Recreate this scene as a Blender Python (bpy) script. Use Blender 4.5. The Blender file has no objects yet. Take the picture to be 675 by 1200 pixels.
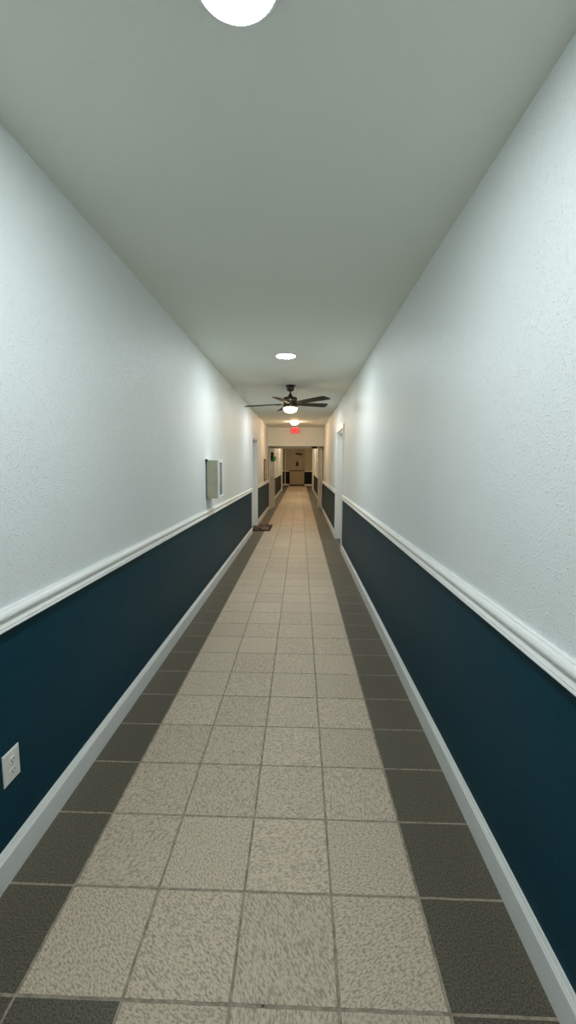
import bpy, bmesh, math, random
from mathutils import Matrix, Vector
random.seed(4)
PI = math.pi
scene = bpy.context.scene
COL = scene.collection

# ---------------------------------------------------------------- dimensions (metres; x across, y along the corridor, z up)
XL, XR = -1.007, 0.707          # corridor wall faces
CEIL = 2.573
Y_BACK, Y_END, Y_FRAME, Y_JAMB, Y_FAR = -4.0, 12.75, 14.10, 22.7, 28.3
TILE, TX0, TY0 = 0.295, -0.7663, 0.939
XL2, XR2 = -1.04, 0.745         # corridor beyond the double doors
CX = -0.16                      # line of the ceiling lights

# ---------------------------------------------------------------- node helpers
def nmat(name):
    m = bpy.data.materials.new(name); m.use_nodes = True
    nt = m.node_tree; b = nt.nodes['Principled BSDF']
    return m, nt, b

class N:
    def __init__(s, nt): s.nt = nt
    def link(s, a, b): s.nt.links.new(a, b)
    def new(s, t, **k):
        n = s.nt.nodes.new(t)
        for a, v in k.items(): setattr(n, a, v)
        return n
    def put(s, sock, v):
        if hasattr(v, 'links') or hasattr(v, 'is_output'): s.link(v, sock)
        else: sock.default_value = v
    def m(s, op, a, b=None, c=None):
        n = s.new('ShaderNodeMath', operation=op)
        s.put(n.inputs[0], a)
        if b is not None: s.put(n.inputs[1], b)
        if c is not None: s.put(n.inputs[2], c)
        return n.outputs[0]
    def mix(s, f, a, b):
        n = s.new('ShaderNodeMix', data_type='RGBA')
        s.put(n.inputs[0], f); s.put(n.inputs[6], a); s.put(n.inputs[7], b)
        return n.outputs[2]
    def noise(s, vec, scale, detail=2.0, rough=0.5, out=0):
        n = s.new('ShaderNodeTexNoise')
        n.inputs['Scale'].default_value = scale; n.inputs['Detail'].default_value = detail
        n.inputs['Roughness'].default_value = rough
        if vec is not None: s.link(vec, n.inputs['Vector'])
        return n.outputs[out]
    def bump(s, h, dist, strength=1.0):
        n = s.new('ShaderNodeBump'); n.inputs['Distance'].default_value = dist
        n.inputs['Strength'].default_value = strength
        s.link(h, n.inputs['Height']); return n.outputs[0]
    def maprange(s, v, a, b, c=0.0, d=1.0):
        n = s.new('ShaderNodeMapRange', interpolation_type='SMOOTHSTEP')
        s.put(n.inputs[0], v)
        for i, q in enumerate((a, b, c, d)): n.inputs[i + 1].default_value = q
        return n.outputs[0]
    def obj(s): return s.new('ShaderNodeTexCoord').outputs['Object']

def c4(c): return (c[0], c[1], c[2], 1.0)

def mat_paint(name, col, rough, bump_d, bump_scale, spec=0.5, var=0.03):
    m, nt, b = nmat(name); n = N(nt); v = n.obj()
    big = n.noise(v, 1.3, 3)
    k = n.maprange(big, 0.3, 0.7, 1 - var, 1 + var)
    mx = n.new('ShaderNodeVectorMath', operation='SCALE'); mx.inputs[0].default_value = col
    n.link(k, mx.inputs['Scale']); n.link(mx.outputs[0], b.inputs['Base Color'])
    b.inputs['Roughness'].default_value = rough
    b.inputs['Specular IOR Level'].default_value = spec
    if bump_d:
        a1 = n.noise(v, bump_scale, 2.0, 0.55)
        a2 = n.noise(v, bump_scale * 0.35, 1.0, 0.5)
        dots = n.maprange(a1, 0.50, 0.68)
        patch = n.maprange(a2, 0.35, 0.62, 0.35, 1.0)
        h = n.m('MULTIPLY', dots, patch)
        n.link(n.bump(h, bump_d), b.inputs['Normal'])
    return m

def mat_plain(name, col, rough=0.5, metal=0.0, scale=60.0, var=0.06, bump_d=0.0, spec=0.5):
    m, nt, b = nmat(name); n = N(nt); v = n.obj()
    k = n.maprange(n.noise(v, scale, 3), 0.25, 0.75, 1 - var, 1 + var)
    mx = n.new('ShaderNodeVectorMath', operation='SCALE'); mx.inputs[0].default_value = col
    n.link(k, mx.inputs['Scale']); n.link(mx.outputs[0], b.inputs['Base Color'])
    b.inputs['Roughness'].default_value = rough; b.inputs['Metallic'].default_value = metal
    b.inputs['Specular IOR Level'].default_value = spec
    if bump_d: n.link(n.bump(n.noise(v, scale * 2, 2), bump_d), b.inputs['Normal'])
    return m

def mat_emit(name, col, strength):
    m = bpy.data.materials.new(name); m.use_nodes = True; nt = m.node_tree
    nt.nodes.clear(); n = N(nt)
    e = n.new('ShaderNodeEmission'); e.inputs[0].default_value = c4(col); e.inputs[1].default_value = strength
    o = n.new('ShaderNodeOutputMaterial'); n.link(e.outputs[0], o.inputs[0])
    return m

def mat_floor():
    m, nt, b = nmat('porcelain_tile_floor'); n = N(nt); v = n.obj()
    sep = n.new('ShaderNodeSeparateXYZ'); n.link(v, sep.inputs[0])
    # the joints wander by a millimetre or two
    wob = n.m('MULTIPLY', n.m('SUBTRACT', n.noise(v, 14, 2), 0.5), 0.004)
    x = n.m('ADD', sep.outputs[0], wob); y = n.m('ADD', sep.outputs[1], wob)
    u = n.m('DIVIDE', n.m('SUBTRACT', x, TX0), TILE); w = n.m('DIVIDE', n.m('SUBTRACT', y, TY0), TILE)
    cu, cw = n.m('FLOOR', u), n.m('FLOOR', w)
    fu, fw = n.m('FRACT', u), n.m('FRACT', w)
    du = n.m('MULTIPLY', n.m('MINIMUM', fu, n.m('SUBTRACT', 1.0, fu)), TILE)
    dw = n.m('MULTIPLY', n.m('MINIMUM', fw, n.m('SUBTRACT', 1.0, fw)), TILE)
    d = n.m('MINIMUM', du, dw)
    tile = n.maprange(d, 0.0032, 0.0048)
    light = n.m('MULTIPLY', n.m('GREATER_THAN', cu, -0.5), n.m('LESS_THAN', cu, 3.5))
    odd = n.m('MULTIPLY', n.m('COMPARE', cu, 0.0, 0.2), n.m('COMPARE', cw, -1.0, 0.2))   # the single dark tile in the light field
    light = n.m('MULTIPLY', light, n.m('SUBTRACT', 1.0, odd))
    comb = n.new('ShaderNodeCombineXYZ'); n.link(cu, comb.inputs[0]); n.link(cw, comb.inputs[1])
    wn = n.new('ShaderNodeTexWhiteNoise', noise_dimensions='3D'); n.link(comb.outputs[0], wn.inputs[0])
    rnd = wn.outputs[0]
    rot = n.new('ShaderNodeVectorRotate', rotation_type='Z_AXIS')
    n.link(v, rot.inputs['Vector']); n.link(n.m('MULTIPLY', rnd, 6.28), rot.inputs['Angle'])
    sc = n.new('ShaderNodeVectorMath', operation='MULTIPLY'); sc.inputs[1].default_value = (85, 200, 85)
    n.link(rot.outputs[0], sc.inputs[0])
    off = n.new('ShaderNodeVectorMath', operation='ADD'); n.link(sc.outputs[0], off.inputs[0])
    sc2 = n.new('ShaderNodeVectorMath', operation='SCALE'); n.link(wn.outputs[1], sc2.inputs[0]); sc2.inputs['Scale'].default_value = 37.0
    n.link(sc2.outputs[0], off.inputs[1])
    rel = n.noise(off.outputs[0], 1.0, 2.5, 0.6)
    fine = n.noise(v, 190, 3, 0.7)
    relm = n.maprange(rel, 0.33, 0.60)
    lc = n.mix(relm, (0.34, 0.275, 0.200, 1), (0.64, 0.525, 0.395, 1))
    dc = n.mix(n.maprange(fine, 0.34, 0.66), (0.052, 0.045, 0.030, 1), (0.165, 0.146, 0.105, 1))
    tc = n.mix(light, dc, lc)
    shade = n.m('ADD', 0.93, n.m('MULTIPLY', rnd, 0.13))
    tcs = n.new('ShaderNodeVectorMath', operation='SCALE'); n.link(tc, tcs.inputs[0]); n.link(shade, tcs.inputs['Scale'])
    gr = n.mix(n.maprange(n.noise(v, 30, 4, 0.7), 0.35, 0.62), (0.24, 0.195, 0.14, 1), (0.38, 0.33, 0.25, 1))
    spot = n.maprange(n.noise(v, 26, 1), 0.73, 0.77)
    gr = n.mix(spot, gr, (0.02, 0.018, 0.014, 1))
    col = n.mix(tile, gr, tcs.outputs[0])
    n.link(col, b.inputs['Base Color'])
    b.inputs['Specular IOR Level'].default_value = 0.4
    n.link(n.mix(tile, (0.85, 0.85, 0.85, 1), (0.52, 0.52, 0.52, 1)), b.inputs['Roughness'])
    amp = n.m('ADD', 0.35, n.m('MULTIPLY', light, 0.65))
    h = n.m('ADD', n.m('MULTIPLY', n.m('MULTIPLY', rel, amp), 0.55), n.m('MULTIPLY', tile, 0.6))
    n.link(n.bump(h, 0.0035), b.inputs['Normal'])
    return m

def mat_mat():
    m, nt, b = nmat('patterned_mat_pile'); n = N(nt); v = n.obj()
    sep = n.new('ShaderNodeSeparateXYZ'); n.link(v, sep.inputs[0])
    wv = n.new('ShaderNodeTexWave', wave_type='RINGS'); wv.inputs['Scale'].default_value = 4.2
    wv.inputs['Distortion'].default_value = 3.0; wv.inputs['Detail'].default_value = 1.0
    st = n.new('ShaderNodeVectorMath', operation='MULTIPLY'); st.inputs[1].default_value = (1.0, 0.40, 1.0)
    n.link(v, st.inputs[0]); n.link(st.outputs[0], wv.inputs['Vector'])
    k = n.m('MULTIPLY', n.maprange(wv.outputs[1], 0.45, 0.65), n.maprange(n.noise(st.outputs[0], 13, 1), 0.46, 0.56))
    base = n.mix(n.maprange(n.noise(v, 9, 2), 0.4, 0.6), (0.018, 0.006, 0.004, 1), (0.10, 0.030, 0.018, 1))
    c = n.mix(k, base, (0.42, 0.29, 0.19, 1))
    ex = n.m('GREATER_THAN', n.m('ABSOLUTE', sep.outputs[0]), 0.165); ey = n.m('GREATER_THAN', n.m('ABSOLUTE', sep.outputs[1]), 0.39)
    c = n.mix(n.m('MAXIMUM', ex, ey), c, (0.02, 0.009, 0.006, 1))
    n.link(c, b.inputs['Base Color']); b.inputs['Roughness'].default_value = 0.95
    n.link(n.bump(n.noise(v, 300, 2), 0.004), b.inputs['Normal'])
    return m

M = dict(
    wall=mat_paint('white_orange_peel_paint', (0.795, 0.835, 0.83), 0.50, 0.0013, 120, 0.5, 0.012),
    navy=mat_paint('navy_wainscot_paint', (0.001, 0.043, 0.068), 0.42, 0.0006, 150, 0.12, 0.05),
    ceil=mat_paint('ceiling_paint', (0.77, 0.80, 0.745), 0.75, 0.0006, 90, 0.3, 0.012),
    trim=mat_plain('white_trim_gloss', (0.87, 0.88, 0.86), 0.30, 0, 8, 0.02),
    door=mat_plain('white_door_paint', (0.72, 0.73, 0.71), 0.35, 0, 6, 0.03),
    floor=mat_floor(),
    doormat=mat_mat(),
    plastic=mat_plain('outlet_plastic', (0.80, 0.79, 0.76), 0.35, 0, 20, 0.02),
    slot=mat_plain('dark_slot', (0.02, 0.02, 0.02), 0.7),
    screw=mat_plain('screw_metal', (0.55, 0.55, 0.53), 0.35, 0.8),
    beige=mat_plain('beige_enamel', (0.50, 0.49, 0.36), 0.45, 0, 10, 0.05),
    greyglass=mat_plain('grey_cabinet_window', (0.24, 0.26, 0.27), 0.15, 0, 10, 0.1),
    bronze=mat_plain('dark_bronze', (0.075, 0.06, 0.045), 0.38, 0.75, 40, 0.15),
    brass=mat_plain('aged_brass_band', (0.30, 0.24, 0.13), 0.32, 0.9, 40, 0.15),
    blade=mat_plain('dark_walnut_blade', (0.011, 0.009, 0.007), 0.6, 0, 25, 0.3),
    black=mat_plain('black_metal', (0.015, 0.014, 0.013), 0.45, 0.3),
    chrome=mat_plain('satin_steel', (0.60, 0.59, 0.56), 0.32, 0.9),
    frame_brown=mat_plain('mauve_brown_frame', (0.16, 0.10, 0.08), 0.5, 0, 30, 0.15),
    paper=mat_plain('notice_board_face', (0.55, 0.50, 0.42), 0.8, 0, 30, 0.08),
    leaf=mat_plain('wreath_needles', (0.008, 0.012, 0.009), 0.7, 0, 60, 0.4),
    green=mat_plain('green_ribbon', (0.015, 0.27, 0.12), 0.45, 0, 60, 0.2),
    counter=mat_plain('dark_counter_top', (0.03, 0.022, 0.018), 0.35, 0, 30, 0.2),
    cabinet=mat_plain('tan_cabinet_panel', (0.42, 0.36, 0.26), 0.55, 0, 12, 0.06),
    rubber=mat_plain('black_rubber', (0.012, 0.012, 0.012), 0.8),
    navy_dim=mat_paint('dimmed_navy_wainscot_paint', (0.016, 0.017, 0.018), 0.5, 0.0006, 150, 0.15, 0.05),  # navy wainscot of the far end, its dimmer light put into the colour
    tan=mat_paint('tan_end_wall_paint', (0.52, 0.46, 0.35), 0.55, 0.0006, 90, 0.4, 0.03),
    cool=mat_emit('cool_diffuser', (0.915, 1.0, 1.03), 192.0),
    warm=mat_emit('warm_diffuser', (1.0, 0.67, 0.40), 118.0),
    warmdim=mat_emit('warm_diffuser_beyond', (1.0, 0.74, 0.46), 150.0),
    fanlight=mat_emit('fan_glass_lit', (1.0, 0.74, 0.40), 32.0),
    exit_red=mat_emit('exit_letters_lit', (1.0, 0.03, 0.03), 2.6),
    exit_panel=mat_emit('exit_panel_lit', (1.0, 0.16, 0.13), 0.75),
)

# ---------------------------------------------------------------- geometry helpers
def obj(name, bm, mats, parent=None, smooth=False, bevel=0.0, loc=None):
    bmesh.ops.recalc_face_normals(bm, faces=bm.faces)
    me = bpy.data.meshes.new(name); bm.to_mesh(me); bm.free()
    if not isinstance(mats, (list, tuple)): mats = [mats]
    for q in mats: me.materials.append(q)
    if smooth:
        for p in me.polygons: p.use_smooth = True
        me.set_sharp_from_angle(angle=math.radians(38))
    o = bpy.data.objects.new(name, me); COL.objects.link(o)
    if bevel:
        md = o.modifiers.new('bevel', 'BEVEL'); md.width = bevel; md.segments = 2; md.limit_method = 'ANGLE'; md.harden_normals = False
    if parent: o.parent = parent
    if loc: o.location = loc
    return o

def bx(bm, x0, x1, y0, y1, z0, z1, mi=0):
    vs = [bm.verts.new(p) for p in ((x0,y0,z0),(x1,y0,z0),(x1,y1,z0),(x0,y1,z0),(x0,y0,z1),(x1,y0,z1),(x1,y1,z1),(x0,y1,z1))]
    for f in ((3,2,1,0),(4,5,6,7),(0,1,5,4),(1,2,6,5),(2,3,7,6),(3,0,4,7)):
        bm.faces.new([vs[i] for i in f]).material_index = mi
    return vs

def box(*a, mi=0):
    bm = bmesh.new(); bx(bm, *a, mi=mi); return bm

def lathe(bm, prof, cx=0, cy=0, seg=40, mi=0):
    rings = []
    for r, z in prof:
        if r < 1e-5: rings.append([bm.verts.new((cx, cy, z))])
        else: rings.append([bm.verts.new((cx + r*math.cos(2*PI*k/seg), cy + r*math.sin(2*PI*k/seg), z)) for k in range(seg)])
    for a, b in zip(rings, rings[1:]):
        for k in range(seg):
            q = (k+1) % seg
            vs = [a[k], a[q], b[q], b[k]] if len(a) > 1 and len(b) > 1 else ([a[k], a[q], b[0]] if len(b) == 1 else [a[0], b[q], b[k]])
            bm.faces.new(vs).material_index = mi
    return bm

def sweep_y(bm, prof, y0, y1, x0, side):
    """profile (out, z) swept along y; out is measured from the wall face x0 into the room (side +1 = towards +x)"""
    n = len(prof)
    A = [bm.verts.new((x0 + side*a, y0, z)) for a, z in prof]; B = [bm.verts.new((x0 + side*a, y1, z)) for a, z in prof]
    for k in range(n):
        q = (k+1) % n; bm.faces.new((A[k], A[q], B[q], B[k]))
    bm.faces.new(A); bm.faces.new(B[::-1])

def sweep_x(bm, prof, x0, x1, y0, side):
    n = len(prof)
    A = [bm.verts.new((x0, y0 + side*a, z)) for a, z in prof]; B = [bm.verts.new((x1, y0 + side*a, z)) for a, z in prof]
    for k in range(n):
        q = (k+1) % n; bm.faces.new((A[k], A[q], B[q], B[k]))
    bm.faces.new(A); bm.faces.new(B[::-1])

def tube(bm, pts, r, seg=10, mi=0):
    pts = [Vector(p) for p in pts]; rings = []
    for i, p in enumerate(pts):
        d = (pts[min(i+1, len(pts)-1)] - pts[max(i-1, 0)]).normalized()
        a = d.orthogonal().normalized() if i == 0 else (a - d*a.dot(d)).normalized()
        b = d.cross(a)
        rings.append([bm.verts.new(p + r*(math.cos(2*PI*k/seg)*a + math.sin(2*PI*k/seg)*b)) for k in range(seg)])
    for A, B in zip(rings, rings[1:]):
        for k in range(seg):
            q = (k+1) % seg; bm.faces.new((A[k], A[q], B[q], B[k])).material_index = mi
    bm.faces.new(rings[0]).material_index = mi; bm.faces.new(rings[-1][::-1]).material_index = mi

def empty(name, loc, rz=0.0):
    o = bpy.data.objects.new(name, None); COL.objects.link(o); o.empty_display_size = 0.1
    o.location = loc; o.rotation_euler = (0, 0, rz); return o

def tag(o, label, cat, group=None):
    o['label'] = label; o['category'] = cat
    if group: o['group'] = group
    return o

def struct(o):
    o['kind'] = 'structure'; return o

# ---------------------------------------------------------------- floor, ceiling, walls
struct(obj('floor', box(-1.6, 1.35, Y_BACK - .15, Y_FAR + .15, -0.08, 0.0), M['floor']))
struct(obj('ceiling', box(-1.6, 1.35, Y_BACK - .15, Y_FAR + .15, CEIL, CEIL + 0.1), M['ceil']))
SPLIT = 0.92
LD0, LD1, LDH = 8.545, 9.58, 2.00      # door opening in the wall with the cabinet
RD0, RD1, RDH = 6.80, 7.99, 2.055      # door opening in the wall opposite
T = 0.28

def side_wall(name, xin, out, segs, over):
    """segs: (y0, y1, face x); over: (y0, y1, z0, face x) the piece above an opening; out = -1 for the low-x wall"""
    bm = bmesh.new()
    for y0, y1, xf in segs:
        a, b = sorted((xf, xin + out*T))
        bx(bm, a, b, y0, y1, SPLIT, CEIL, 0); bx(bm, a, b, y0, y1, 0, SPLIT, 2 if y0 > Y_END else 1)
    for y0, y1, z0, xf in over:
        a, b = sorted((xf, xin + out*T)); bx(bm, a, b, y0, y1, z0, CEIL, 0)
    return struct(obj(name, bm, [M['wall'], M['navy'], M['navy_dim']]))

side_wall('wall_left', XL, -1, [(Y_BACK, LD0, XL), (LD1, Y_FRAME, XL), (Y_FRAME, Y_JAMB, XL2)], [(LD0, LD1, LDH, XL)])
side_wall('wall_right', XR, 1, [(Y_BACK, RD0, XR), (RD1, Y_END, XR), (Y_END, 14.9, 0.93), (14.9, Y_JAMB, XR2)], [(RD0, RD1, RDH, XR)])  # recess behind the open leaf, added so the gap there stays dark
struct(obj('wall_back', box(-1.3, 1.0, Y_BACK - .15, Y_BACK, 0, CEIL), M['wall']))
# bulkhead over the double doors
struct(obj('wall_front', box(XL, 0.93, Y_END, Y_FRAME, 2.012, CEIL), M['wall']))

# room at the far end
bm = bmesh.new()
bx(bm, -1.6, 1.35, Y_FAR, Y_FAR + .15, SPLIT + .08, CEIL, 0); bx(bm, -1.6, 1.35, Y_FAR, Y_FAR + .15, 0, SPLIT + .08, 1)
bx(bm, 0.33, 1.35, Y_FAR - .45, Y_FAR, SPLIT + .08, CEIL, 0); bx(bm, 0.33, 1.35, Y_FAR - .45, Y_FAR, 0, SPLIT + .08, 1)
struct(obj('wall_far', bm, [M['tan'], M['navy_dim']]))
bm = bmesh.new()
bx(bm, -1.6, -1.45, Y_JAMB, Y_FAR, 0, CEIL); bx(bm, -1.45, XL2 - T + .03, Y_JAMB - .1, Y_JAMB, 0, CEIL)
struct(obj('wall_far_left', bm, M['tan']))
bm = bmesh.new()
bx(bm, 1.2, 1.35, Y_JAMB, Y_FAR - .45, 0, CEIL); bx(bm, XR + T, 1.2, Y_JAMB - .1, Y_JAMB, 0, CEIL)
struct(obj('wall_far_right', bm, M['tan']))

# ---------------------------------------------------------------- trims
BASE = [(0, 0), (0.014, 0), (0.014, 0.098), (0.0095, 0.107), (0.0095, 0.111), (0.0075, 0.112), (0.0075, 0.114), (0.003, 0.127), (0, 0.127)]
RAIL = [(0, 0.884), (0.020, 0.884), (0.0235, 0.886), (0.024, 0.890), (0.022, 0.8945), (0.0150, 0.8955), (0.0150, 0.8970), (0.0215, 0.8985),
        (0.0200, 0.901), (0.0145, 0.912), (0.012, 0.916), (0.012, 0.919), (0.0165, 0.922), (0.023, 0.926), (0.0255, 0.931), (0.025, 0.938),
        (0.021, 0.946), (0.016, 0.952), (0.0145, 0.953), (0.013, 0.957), (0, 0.957)]
def runs(name, prof, lst, smooth=False):
    bm = bmesh.new()
    for y0, y1, xf, side in lst: sweep_y(bm, prof, y0, y1, xf, side)
    return struct(obj(name, bm, M['trim'], smooth=smooth))
LC0, LC1 = LD0 - .06, LD1 + .06
RC0, RC1 = RD0 - .06, RD1 + .06
runs('baseboard_left', BASE, [(Y_BACK, LC0, XL, 1), (LC1, Y_END + .3, XL, 1), (Y_FRAME, Y_JAMB - .12, XL2, 1)])
runs('baseboard_right', BASE, [(Y_BACK, RC0, XR, -1), (RC1, Y_END, XR, -1), (14.9, Y_JAMB - .12, XR2, -1)])
runs('trim_1', RAIL, [(Y_BACK, LC0, XL, 1), (LC1, Y_END + .3, XL, 1), (Y_FRAME, Y_JAMB - .12, XL2, 1)])
runs('trim_2', RAIL, [(Y_BACK, RC0, XR, -1), (RC1, Y_END, XR, -1), (14.9, Y_JAMB - .12, XR2, -1)])
# full-height jamb posts where the corridor opens into the far room
bm = bmesh.new(); bx(bm, XL2, XL2 + .065, Y_JAMB - .12, Y_JAMB, 0, CEIL); struct(obj('trim_3', bm, M['trim'], bevel=.006))
bm = bmesh.new(); bx(bm, XR2 - .085, XR2, Y_JAMB - .12, Y_JAMB, 0, CEIL); struct(obj('trim_4', bm, M['trim'], bevel=.006))
# base and rail of the end wall
bm = bmesh.new()
sweep_x(bm, BASE, -1.45, 0.33, Y_FAR, -1); sweep_x(bm, BASE, 0.33, 1.2, Y_FAR - .45, -1)
struct(obj('baseboard_far', bm, M['trim'], smooth=True))
bm = bmesh.new()
up = [(a, z + .075) for a, z in RAIL]
sweep_x(bm, up, -1.45, 0.33, Y_FAR, -1); sweep_x(bm, up, 0.33, 1.2, Y_FAR - .45, -1)
struct(obj('trim_5', bm, M['trim'], smooth=True))
struct(obj('trim_6', box(-1.06, -1.00, Y_FAR - .16, Y_FAR - .005, 0, CEIL), M['trim'], bevel=.005))

# ---------------------------------------------------------------- the two side doors (leaf set back in its frame)
def side_door(name, y0, y1, h, xf, side, casing):
    """side: +1 when the room lies towards +x of the wall face"""
    def X(a): return xf + side*a
    def b3(bm, a0, a1, p0, p1, z0, z1):
        a, b = sorted((X(a0), X(a1))); bx(bm, a, b, p0, p1, z0, z1)
    bm = bmesh.new(); b3(bm, -.145, -.10, y0 + .03, y1 - .03, .012, h - .03)
    # raised panels on the leaf
    w = (y1 - y0) / 2
    for p0, p1 in ((y0 + .15, y0 + w - .06), (y0 + w + .06, y1 - .15)):
        b3(bm, -.10, -.092, p0, p1, 1.08, h - .2); b3(bm, -.10, -.092, p0, p1, .22, .90)
    leaf = struct(obj(name, bm, M['door'], bevel=.004))
    bm = bmesh.new()
    b3(bm, -T + .02, .002, y0, y0 + .03, 0, h); b3(bm, -T + .02, .002, y1 - .03, y1, 0, h); b3(bm, -T + .02, .002, y0, y1, h - .03, h)
    b3(bm, .0, casing, y0 - .06, y0 + .012, 0, h + .055); b3(bm, .0, casing, y1 - .012, y1 + .06, 0, h + .055)
    b3(bm, .0, casing + .004, y0 - .062, y1 + .062, h - .012, h + .058)
    fr = obj('frame', bm, M['trim'], leaf, bevel=.004)
    bm = bmesh.new()
    ky = y0 + .10
    b3(bm, -.10, -.092, ky - .03, ky + .03, .79, .95)
    tube(bm, [(X(-.095), ky, .87), (X(-.05), ky, .87), (X(-.045), ky + .03, .87), (X(-.045), ky + .12, .868)], .010)
    obj('handle', bm, M['chrome'], leaf, smooth=True)
    return leaf
side_door('door_1', LD0, LD1, LDH, XL, 1, .014)
side_door('door_2', RD0, RD1, RDH, XR, -1, .020)

# ---------------------------------------------------------------- double doors, both leaves standing open towards the camera
PL, PR = -0.865, 0.605           # inner faces of the posts
bm = bmesh.new()
bx(bm, XL2, PL, Y_FRAME - .16, Y_FRAME - .02, 0, 2.012); bx(bm, PR, .69, Y_FRAME - .16, Y_FRAME - .02, 0, 2.012); bx(bm, .655, .69, Y_FRAME - .02, 14.9, 0, CEIL)  # last box is an unseen partition added to keep light out of the recess
bx(bm, XL2, 0.95, Y_FRAME - .16, Y_FRAME - .02, 1.985, 2.012)
frame7 = struct(obj('trim_7', bm, M['trim'], bevel=.005))

def leaf_door(name, hinge, free, side, inner):
    """a door leaf from its hinge to its free end; 'side' is the direction (in x) of the face turned to the corridor"""
    h, f = Vector((*hinge, 0)), Vector((*free, 0)); L = (f - h).length
    a = math.atan2(f.y - h.y, f.x - h.x)
    e = empty(name, (h.x, h.y, 0), a); e['kind'] = 'structure'
    s = side
    obj('leaf', box(0, L, -.0225, .0225, .012, 1.975), M['door'], e, bevel=.003)
    bm = bmesh.new(); bx(bm, .05, L - .05, *sorted((s*.0225, s*.0255)), .06, .32)
    obj('kick_plate', bm, M['chrome'], e, bevel=.001)
    bm = bmesh.new()
    bx(bm, .08, L - .06, *sorted((s*.045, s*.075)), .93, .985)
    bx(bm, .08, .14, *sorted((s*.0225, s*.05)), .915, 1.0); bx(bm, L - .16, L - .06, *sorted((s*.0225, s*.05)), .915, 1.0)
    obj('push_bar', bm, M['chrome'], e, bevel=.006)
    bm = bmesh.new()
    bx(bm, .12, .40, *sorted((s*.0225, s*.075)), 1.90, 1.96)
    tube(bm, [(.26, s*.06, 1.965), (.36, s*.14, 1.968), (.10, s*.13, 1.972)], .009)
    obj('door_closer', bm, M['black'], e, bevel=.004)
    bm = bmesh.new()
    for z in (.25, 1.0, 1.75): tube(bm, [(0, -s*.024, z - .05), (0, -s*.024, z + .05)], .008)
    obj('hinge', bm, M['chrome'], e)
    bm = bmesh.new()
    tube(bm, [(L - .07, -s*.0225, 1.0), (L - .07, -s*.06, 1.0)], .012); tube(bm, [(L - .07, -s*.06, 1.0), (L - .19, -s*.062, 1.0)], .010)
    bx(bm, L - .10, L - .04, *sorted((-s*.0225, -s*.029)), .92, 1.08)
    obj('lever_handle', bm, M['chrome'], e, smooth=True)
    return e
leaf_door('door_3', (PL - .022, 13.90), (-.972, 13.02), -1, None)
leaf_door('door_4', (PR + .05, 13.90), (.688, 13.12), 1, None)
obj('door_holder', box(.36, .52, 12.92, 13.06, 1.945, 2.013), M['black'], frame7, bevel=.008)

# ---------------------------------------------------------------- ceiling lights
def make_disc(diff, name='ceiling_light', r=.098):
    e = empty(name, (0, 0, CEIL))
    bm = bmesh.new(); lathe(bm, [(r + .012, 0), (r + .010, -.004), (r + .002, -.010), (r - .001, -.011), (r - .003, -.008), (r - .003, 0)], seg=56)
    obj('trim_ring', bm, M['trim'], e, smooth=True)
    bm = bmesh.new(); rr = r - .003
    lathe(bm, [(rr, -.008), (rr - .001, -.0105), (rr - .008, -.012), (rr*.6, -.0135), (rr*.3, -.0143), (0, -.0145)], seg=56)
    obj('diffuser', bm, diff, e, smooth=True)
    return e
def copy_tree(o):
    c = o.copy(); COL.objects.link(c)
    for ch in list(o.children):
        d = ch.copy(); COL.objects.link(d); d.parent = c
        for g in list(ch.children):
            q = g.copy(); COL.objects.link(q); q.parent = d
    return c
G = 'disc lights along the corridor ceiling'
cool = make_disc(M['cool'])
cool.location = (CX, 1.08, CEIL)
tag(cool, 'large-looking glaring white disc light cut by the top edge of the picture', 'ceiling light', G)
for y, lab in ((4.40, 'round white disc light on the ceiling between the camera end and the fan'),
               (7.72, 'white disc light hidden just beyond the ceiling fan'),
               (-2.23, 'unseen white disc light assumed on the ceiling behind the camera')):  # unseen lamp behind the camera continues the row, added for its light
    o = copy_tree(cool); o.location = (CX, y, CEIL); tag(o, lab, 'ceiling light', G)
warm = make_disc(M['warm'], 'dome_light', .115)
bm = bmesh.new()
lathe(bm, [(.108, -.010), (.104, -.030), (.092, -.052), (.07, -.070), (.04, -.081), (0, -.085)], seg=48)
for ch in warm.children:
    if ch.name.startswith('diffuser'):
        old = ch
bpy.data.objects.remove(old)
obj('diffuser', bm, M['warm'], warm, smooth=True)
warm.location = (CX, 11.0, CEIL)
tag(warm, 'warm glowing dome light on the ceiling just in front of the exit sign', 'ceiling light', 'warm dome lights')
for y, lab in ((16.4, 'warm dome light on the ceiling just past the double doors'), (20.6, 'warm dome light on the ceiling near the end room'), (25.2, 'unseen warm dome light added to brighten the dim end room')):  # the end room lamp is unseen, added to brighten that room
    o = copy_tree(warm); o.location = (CX, y, CEIL); tag(o, lab, 'ceiling light', 'warm dome lights')
    for ch in o.children:
        if ch.name.startswith('diffuser'):
            ch.data = ch.data.copy(); ch.data.materials[0] = M['warmdim']

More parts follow.
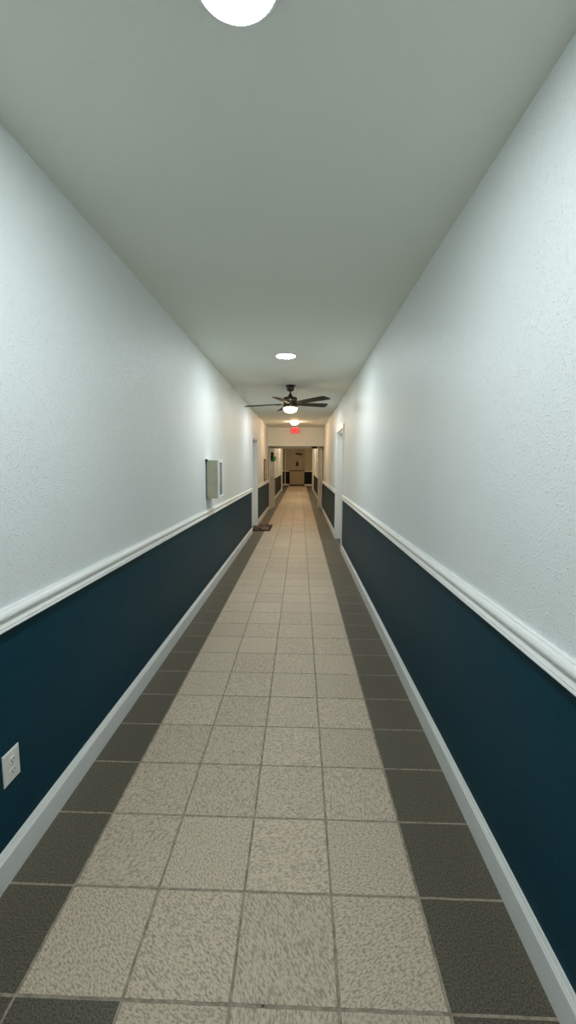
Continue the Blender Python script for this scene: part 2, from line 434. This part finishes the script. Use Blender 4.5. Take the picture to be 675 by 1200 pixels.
# ---------------------------------------------------------------- ceiling fan
fan = empty('ceiling_fan', (-.152, 6.03, CEIL)); FAN_TILT = math.radians(-3.0)
tag(fan, 'dark bronze five blade ceiling fan with a lit frosted bowl', 'ceiling fan')
bm = bmesh.new(); lathe(bm, [(0, 0), (.072, 0), (.074, -.012), (.066, -.020), (.054, -.024), (.052, -.055), (.047, -.072), (.030, -.082), (.013, -.086), (0, -.086)], seg=36)
obj('canopy', bm, M['bronze'], fan, smooth=True)
bm = bmesh.new(); lathe(bm, [(.012, -.08), (.012, -.165)], seg=16); obj('downrod', bm, M['bronze'], fan, smooth=True)
bm = bmesh.new(); lathe(bm, [(0, -.118), (.018, -.118), (.022, -.128), (.030, -.145), (.045, -.162), (.05, -.172), (0, -.172)], seg=30)
obj('coupling', bm, M['black'], fan, smooth=True)
bm = bmesh.new()
lathe(bm, [(0, -.165), (.085, -.166), (.096, -.172), (.100, -.182), (.100, -.205), (.096, -.209), (.096, -.216), (.100, -.220), (.100, -.248), (.095, -.252), (.095, -.262), (.100, -.266), (.100, -.312), (.096, -.316), (0, -.316)], seg=48)
hs = obj('motor_housing', bm, M['bronze'], fan, smooth=True)
for z0, z1 in ((-.207, -.218), (-.292, -.316)):
    bm = bmesh.new(); lathe(bm, [(.098, z0), (.103, z0 - .001), (.103, z1 + .001), (.098, z1)], seg=48); obj('band', bm, M['brass'], hs, smooth=True)
bm = bmesh.new(); lathe(bm, [(.094, -.312), (.097, -.325), (.095, -.342), (.084, -.360), (.062, -.374), (.032, -.381), (0, -.383)], seg=48)
obj('light_bowl', bm, M['fanlight'], fan, smooth=True)
def blade_bm(a):
    e = Vector((math.cos(a), math.sin(a), 0)); p = math.radians(13)
    t = Vector((-math.sin(a)*math.cos(p), math.cos(a)*math.cos(p), -math.sin(p))); nrm = e.cross(t)
    o = Vector((0, 0, -.258))
    outl = [(.135, -.044), (.20, -.050), (.40, -.060), (.56, -.068), (.612, -.068), (.630, -.060), (.645, -.030), (.662, .040), (.660, .056), (.646, .066), (.60, .068), (.40, .060), (.20, .050), (.135, .044), (.128, .02), (.128, -.02)]
    bm = bmesh.new()
    A = [bm.verts.new(o + e*r + t*s + nrm*.004) for r, s in outl]; B = [bm.verts.new(o + e*r + t*s - nrm*.004) for r, s in outl]
    bm.faces.new(A); bm.faces.new(B[::-1])
    for k in range(len(A)):
        q = (k+1) % len(A); bm.faces.new((A[k], B[k], B[q], A[q]))
    ib = bmesh.new()
    outl = [(.085, -.022), (.12, -.018), (.15, -.028), (.20, -.034), (.215, 0), (.20, .034), (.15, .028), (.12, .018), (.085, .022)]
    A = [ib.verts.new(o + e*r + t*s - nrm*.0045) for r, s in outl]; B = [ib.verts.new(o + e*r + t*s - nrm*.010) for r, s in outl]
    ib.faces.new(A); ib.faces.new(B[::-1])
    for k in range(len(A)):
        q = (k+1) % len(A); ib.faces.new((A[k], B[k], B[q], A[q]))
    return bm, ib
for d in (-39, 33, 105, 179, 255):
    b1, b2 = blade_bm(math.radians(d))
    bl = obj('blade', b1, M['blade'], fan); obj('blade_iron', b2, M['bronze'], bl)
    bl.matrix_local = Matrix.Translation((0, 0, -.258)) @ Matrix.Rotation(FAN_TILT, 4, 'Y') @ Matrix.Translation((0, 0, .258))

# ---------------------------------------------------------------- exit sign
ex = empty('exit_sign', (-.165, 12.60, CEIL - .185))
tag(ex, 'glowing red exit sign hung under the ceiling above the double doors', 'exit sign')
obj('panel', box(-.125, .125, -.012, .012, 0, .165), M['exit_panel'], ex, bevel=.003)
bm = bmesh.new(); bx(bm, -.13, .13, -.025, .025, .160, .185); obj('housing', bm, M['trim'], ex, bevel=.004)
cu = bpy.data.curves.new('exit_text', 'FONT'); cu.body = 'EXIT'; cu.size = .150; cu.align_x = 'CENTER'; cu.extrude = .002; cu.offset = .004
to = bpy.data.objects.new('tmp', cu); COL.objects.link(to)
bpy.context.view_layer.update()
me = bpy.data.meshes.new_from_object(to.evaluated_get(bpy.context.evaluated_depsgraph_get()))
bpy.data.objects.remove(to)
xs = [v.co.x for v in me.vertices]; ys = [v.co.y for v in me.vertices]
sx = .225/(max(xs) - min(xs)); sy = .125/(max(ys) - min(ys)); mx, my = (max(xs) + min(xs))/2, min(ys)
for v in me.vertices: v.co = ((v.co.x - mx)*sx, -.014 - v.co.z, .018 + (v.co.y - my)*sy)
me.materials.clear(); me.materials.append(M['exit_red'])
to = bpy.data.objects.new('lettering', me); COL.objects.link(to); to.parent = ex

# ---------------------------------------------------------------- power outlet
ou = empty('power_outlet', (XL, 1.2965, .336)); tag(ou, 'white duplex power outlet low on the navy wall', 'power outlet')
bm = bmesh.new()
P0 = [(.0, 0, 0)]
y0, y1, z0, z1 = -.0405, .0405, 0, .116
o1 = [bm.verts.new((0, a, b)) for a, b in ((y0, z0), (y1, z0), (y1, z1), (y0, z1))]
o2 = [bm.verts.new((.003, a, b)) for a, b in ((y0, z0), (y1, z0), (y1, z1), (y0, z1))]
k = .006
o3 = [bm.verts.new((.0065, a, b)) for a, b in ((y0 + k, z0 + k), (y1 - k, z0 + k), (y1 - k, z1 - k), (y0 + k, z1 - k))]
for A, B in ((o1, o2), (o2, o3)):
    for i in range(4): bm.faces.new((A[i], A[(i+1) % 4], B[(i+1) % 4], B[i]))
bm.faces.new(o3); bm.faces.new(o1[::-1])
obj('cover_plate', bm, M['plastic'], ou, bevel=.001)
for zc in (.0385, .0775):
    bm = bmesh.new(); ring = []
    for i in range(28):
        a = 2*PI*i/28; ring.append((.0165*math.cos(a), max(-.0135, min(.0135, .0175*math.sin(a)))))
    A = [bm.verts.new((.006, p, zc + q)) for p, q in ring]; B = [bm.verts.new((.0085, p*.96, zc + q*.96)) for p, q in ring]
    for i in range(28): bm.faces.new((A[i], A[(i+1) % 28], B[(i+1) % 28], B[i]))
    bm.faces.new(B)
    rc = obj('receptacle', bm, M['plastic'], ou)
    bm = bmesh.new()
    bx(bm, .0083, .0088, -.0075, -.0055, zc - .001, zc + .008); bx(bm, .0083, .0088, .0055, .0075, zc - .001, zc + .007)
    tube(bm, [(.0083, 0, zc - .007), (.0088, 0, zc - .007)], .0026)
    obj('slot', bm, M['slot'], rc)
bm = bmesh.new(); tube(bm, [(.006, 0, .058), (.0078, 0, .058)], .003, 14); obj('screw', bm, M['screw'], ou)

# ---------------------------------------------------------------- wall cabinet
y0, y1, z0, z1 = 4.36, 4.60, 1.082, 1.492
cb = empty('wall_cabinet', (XL, (y0 + y1)/2, z0)); tag(cb, 'shallow beige metal cabinet with white framed grey door on the white wall', 'wall cabinet')
hw = (y1 - y0)/2; H = z1 - z0
obj('body', box(.006, .124, -hw, hw, 0, H - .006), M['beige'], cb, bevel=.003)
bm = bmesh.new(); bx(bm, 0, .126, -hw - .003, hw + .003, H - .008, H + .003); obj('top_flange', bm, M['trim'], cb, bevel=.002)
bm = bmesh.new(); bx(bm, 0, .008, -hw - .004, hw + .012, -.004, H); obj('back_plate', bm, M['slot'], cb)
bm = bmesh.new(); f = .028
bx(bm, .125, .142, -hw - .004, -hw + f, -.004, H + .004); bx(bm, .125, .142, hw - f, hw + .004, -.004, H + .004)
bx(bm, .125, .142, -hw + f, hw - f, -.004, f); bx(bm, .125, .142, -hw + f, hw - f, H - f, H + .004)
dr = obj('door', bm, M['trim'], cb, bevel=.003)
obj('window', box(.126, .133, -hw + f, hw - f, f, H - f), M['greyglass'], dr)
bm = bmesh.new(); bx(bm, .140, .156, hw - .035, hw - .006, .0, .032); obj('latch', bm, M['trim'], dr, bevel=.004)
bm = bmesh.new(); bx(bm, 0, .022, -hw - .022, -hw + .012, H - .018, H + .008); obj('mounting_bracket', bm, M['black'], cb, bevel=.003)

# ---------------------------------------------------------------- framed board on the wall before the doors
y0, y1, z0, z1 = 11.35, 11.95, .985, 1.59
fb = empty('framed_board', (XL, (y0 + y1)/2, z0)); tag(fb, 'thin brown framed board on the wall beside the open double doors', 'framed board')
hw = (y1 - y0)/2; H = z1 - z0; bm = bmesh.new()
bx(bm, 0, .03, -hw, -hw + .04, 0, H); bx(bm, 0, .03, hw - .04, hw, 0, H); bx(bm, 0, .03, -hw + .04, hw - .04, 0, .04); bx(bm, 0, .03, -hw + .04, hw - .04, H - .04, H)
obj('frame', bm, M['frame_brown'], fb, bevel=.003); obj('board', box(.002, .016, -hw + .04, hw - .04, .04, H - .04), M['paper'], fb)

# ---------------------------------------------------------------- door mat
mt = obj('doormat', box(-.20, .20, -.46, .46, 0, .012), M['doormat'], bevel=.004, loc=(-.845, 9.27, 0))
tag(mt, 'small reddish brown doormat with a pale swirl on the tiles before a doorway', 'doormat')

# ---------------------------------------------------------------- wreath hung on the open door
wr = empty('wreath', (-.900, 13.16, 1.69)); tag(wr, 'dark evergreen wreath with a green bow hanging on the open door', 'wreath')
bm = bmesh.new(); rng = random.Random(9)
for i in range(520):
    a = rng.uniform(0, 2*PI); ph = rng.uniform(0, 2*PI)
    R, r = .115, .035
    c = Vector((r*math.cos(ph)*.9, (R + r*math.sin(ph))*math.cos(a), (R + r*math.sin(ph))*math.sin(a)))
    d = Vector((rng.uniform(-1, 1), math.cos(a + 1.6) + rng.uniform(-.8, .8), math.sin(a + 1.6) + rng.uniform(-.8, .8))).normalized()
    s = d.orthogonal().normalized()*.007; L = rng.uniform(.03, .055)
    n2 = d.cross(s).normalized()*.004
    q = [bm.verts.new(c + s), bm.verts.new(c - s), bm.verts.new(c + d*L), bm.verts.new(c + n2 + d*L*.4)]
    bm.faces.new((q[0], q[1], q[2])); bm.faces.new((q[0], q[3], q[2])); bm.faces.new((q[1], q[2], q[3]))
obj('foliage', bm, M['leaf'], wr)
bm = bmesh.new()
for s in (-1, 1):
    pts = [(.06, -.10, -.06)]
    for k in range(1, 12):
        a = 2*PI*k/12; pts.append((.065 + s*.024*(1 - math.cos(a)) , -.10 + .02*math.sin(a), -.06 + .06*math.sin(a)))
    pts.append((.06, -.10, -.06)); tube(bm, pts, .016, 8)
    tube(bm, [(.06, -.10, -.06), (.06 + s*.012, -.105, -.11), (.06 + s*.025, -.10, -.16)], .014, 8)
tube(bm, [(.02, -.09, -.05), (.065, -.10, -.06)], .018, 8)
obj('bow', bm, M['green'], wr, smooth=True)

# ---------------------------------------------------------------- things at the far end wall
ca = empty('counter_cabinet', (-.215, Y_FAR - .24, 0)); tag(ca, 'low tan counter cabinet with a dark top against the dim end wall', 'counter cabinet')
bm = bmesh.new(); bx(bm, -.50, .50, -.22, .22, .09, 1.0); obj('body', bm, M['cabinet'], ca, bevel=.004)
obj('plinth', box(-.48, .48, -.18, .22, 0, .09), M['counter'], ca)
for s in (-1, 1):
    bm = bmesh.new(); bx(bm, *sorted((s*.01, s*.485)), -.238, -.22, .11, .96); d = obj('door', bm, M['cabinet'], ca, bevel=.003)
    bm = bmesh.new(); tube(bm, [(s*.05, -.245, .72), (s*.05, -.255, .72), (s*.05, -.255, .84), (s*.05, -.245, .84)], .006); obj('handle', bm, M['chrome'], d)
obj('countertop', box(-.52, .52, -.25, .235, 1.0, 1.045), M['counter'], ca, bevel=.004)
ph = empty('wall_phone', (-.21, Y_FAR, 1.34)); tag(ph, 'small black phone box on the tan wall above the counter', 'wall phone')
obj('body', box(-.085, .085, -.06, 0, 0, .25), M['black'], ph, bevel=.012)
obj('cover', box(-.06, .06, -.04, 0, .27, .37), M['frame_brown'], ph, bevel=.006)
tube_bm = bmesh.new(); tube(tube_bm, [(-.05, -.075, .03), (-.055, -.095, .07), (-.055, -.095, .18), (-.05, -.075, .22)], .02, 10)
obj('handset', tube_bm, M['rubber'], ph, smooth=True)
la = empty('wall_lamp', (-.10, Y_FAR, 2.10)); tag(la, 'unlit dark wall lamp bar high on the dim end wall', 'wall lamp')
obj('arm', box(-.03, .03, -.14, 0, .03, .07), M['black'], la, bevel=.005)
bm = bmesh.new(); tube(bm, [(-.22, -.15, .09), (.0, -.15, .055), (.22, -.15, .03)], .045, 14); obj('shade', bm, M['black'], la, smooth=True)

# ---------------------------------------------------------------- camera
f_px, yaw, pitch, roll = 479.5665, 0.0290, 0.1158, 0.0062
import numpy as np
cy, sy = math.cos(yaw), math.sin(yaw); cp, sp = math.cos(pitch), math.sin(pitch); cr, sr = math.cos(roll), math.sin(roll)
Rm = np.array([[cr, -sr, 0], [sr, cr, 0], [0, 0, 1]]) @ np.array([[1, 0, 0], [0, cp, -sp], [0, sp, cp]]) @ np.array([[cy, 0, sy], [0, 1, 0], [-sy, 0, cy]])
def w(v): return Vector((v[0], v[2], -v[1]))          # (right, down, forward) -> Blender axes
rt, dn, fw = w(Rm[0]), w(Rm[1]), w(Rm[2])
cam = bpy.data.cameras.new('camera'); co = bpy.data.objects.new('camera', cam); COL.objects.link(co)
mw = Matrix.Identity(4)
for i in range(3): mw[i][0] = rt[i]; mw[i][1] = -dn[i]; mw[i][2] = -fw[i]
mw[0][3], mw[1][3], mw[2][3] = 0, 0, 1.45
co.matrix_world = mw
cam.sensor_fit = 'AUTO'; cam.sensor_width = 36.0; cam.lens = 36.0*f_px/1200.0; cam.clip_start = .02
scene.camera = co

# ---------------------------------------------------------------- world and view
wd = bpy.data.worlds.new('world'); scene.world = wd; wd.use_nodes = True
wd.node_tree.nodes['Background'].inputs[0].default_value = (0, 0, 0, 1)
vs = scene.view_settings
vs.view_transform = 'Standard'; vs.look = 'None'; vs.gamma = 1.0; vs.use_curve_mapping = False; vs.exposure = 0.0
try:
    scene.cycles.use_denoising = True; scene.cycles.denoiser = 'OPENIMAGEDENOISE'
    scene.cycles.max_bounces = 14; scene.cycles.diffuse_bounces = 8; scene.cycles.sample_clamp_indirect = 8.0
except Exception: pass
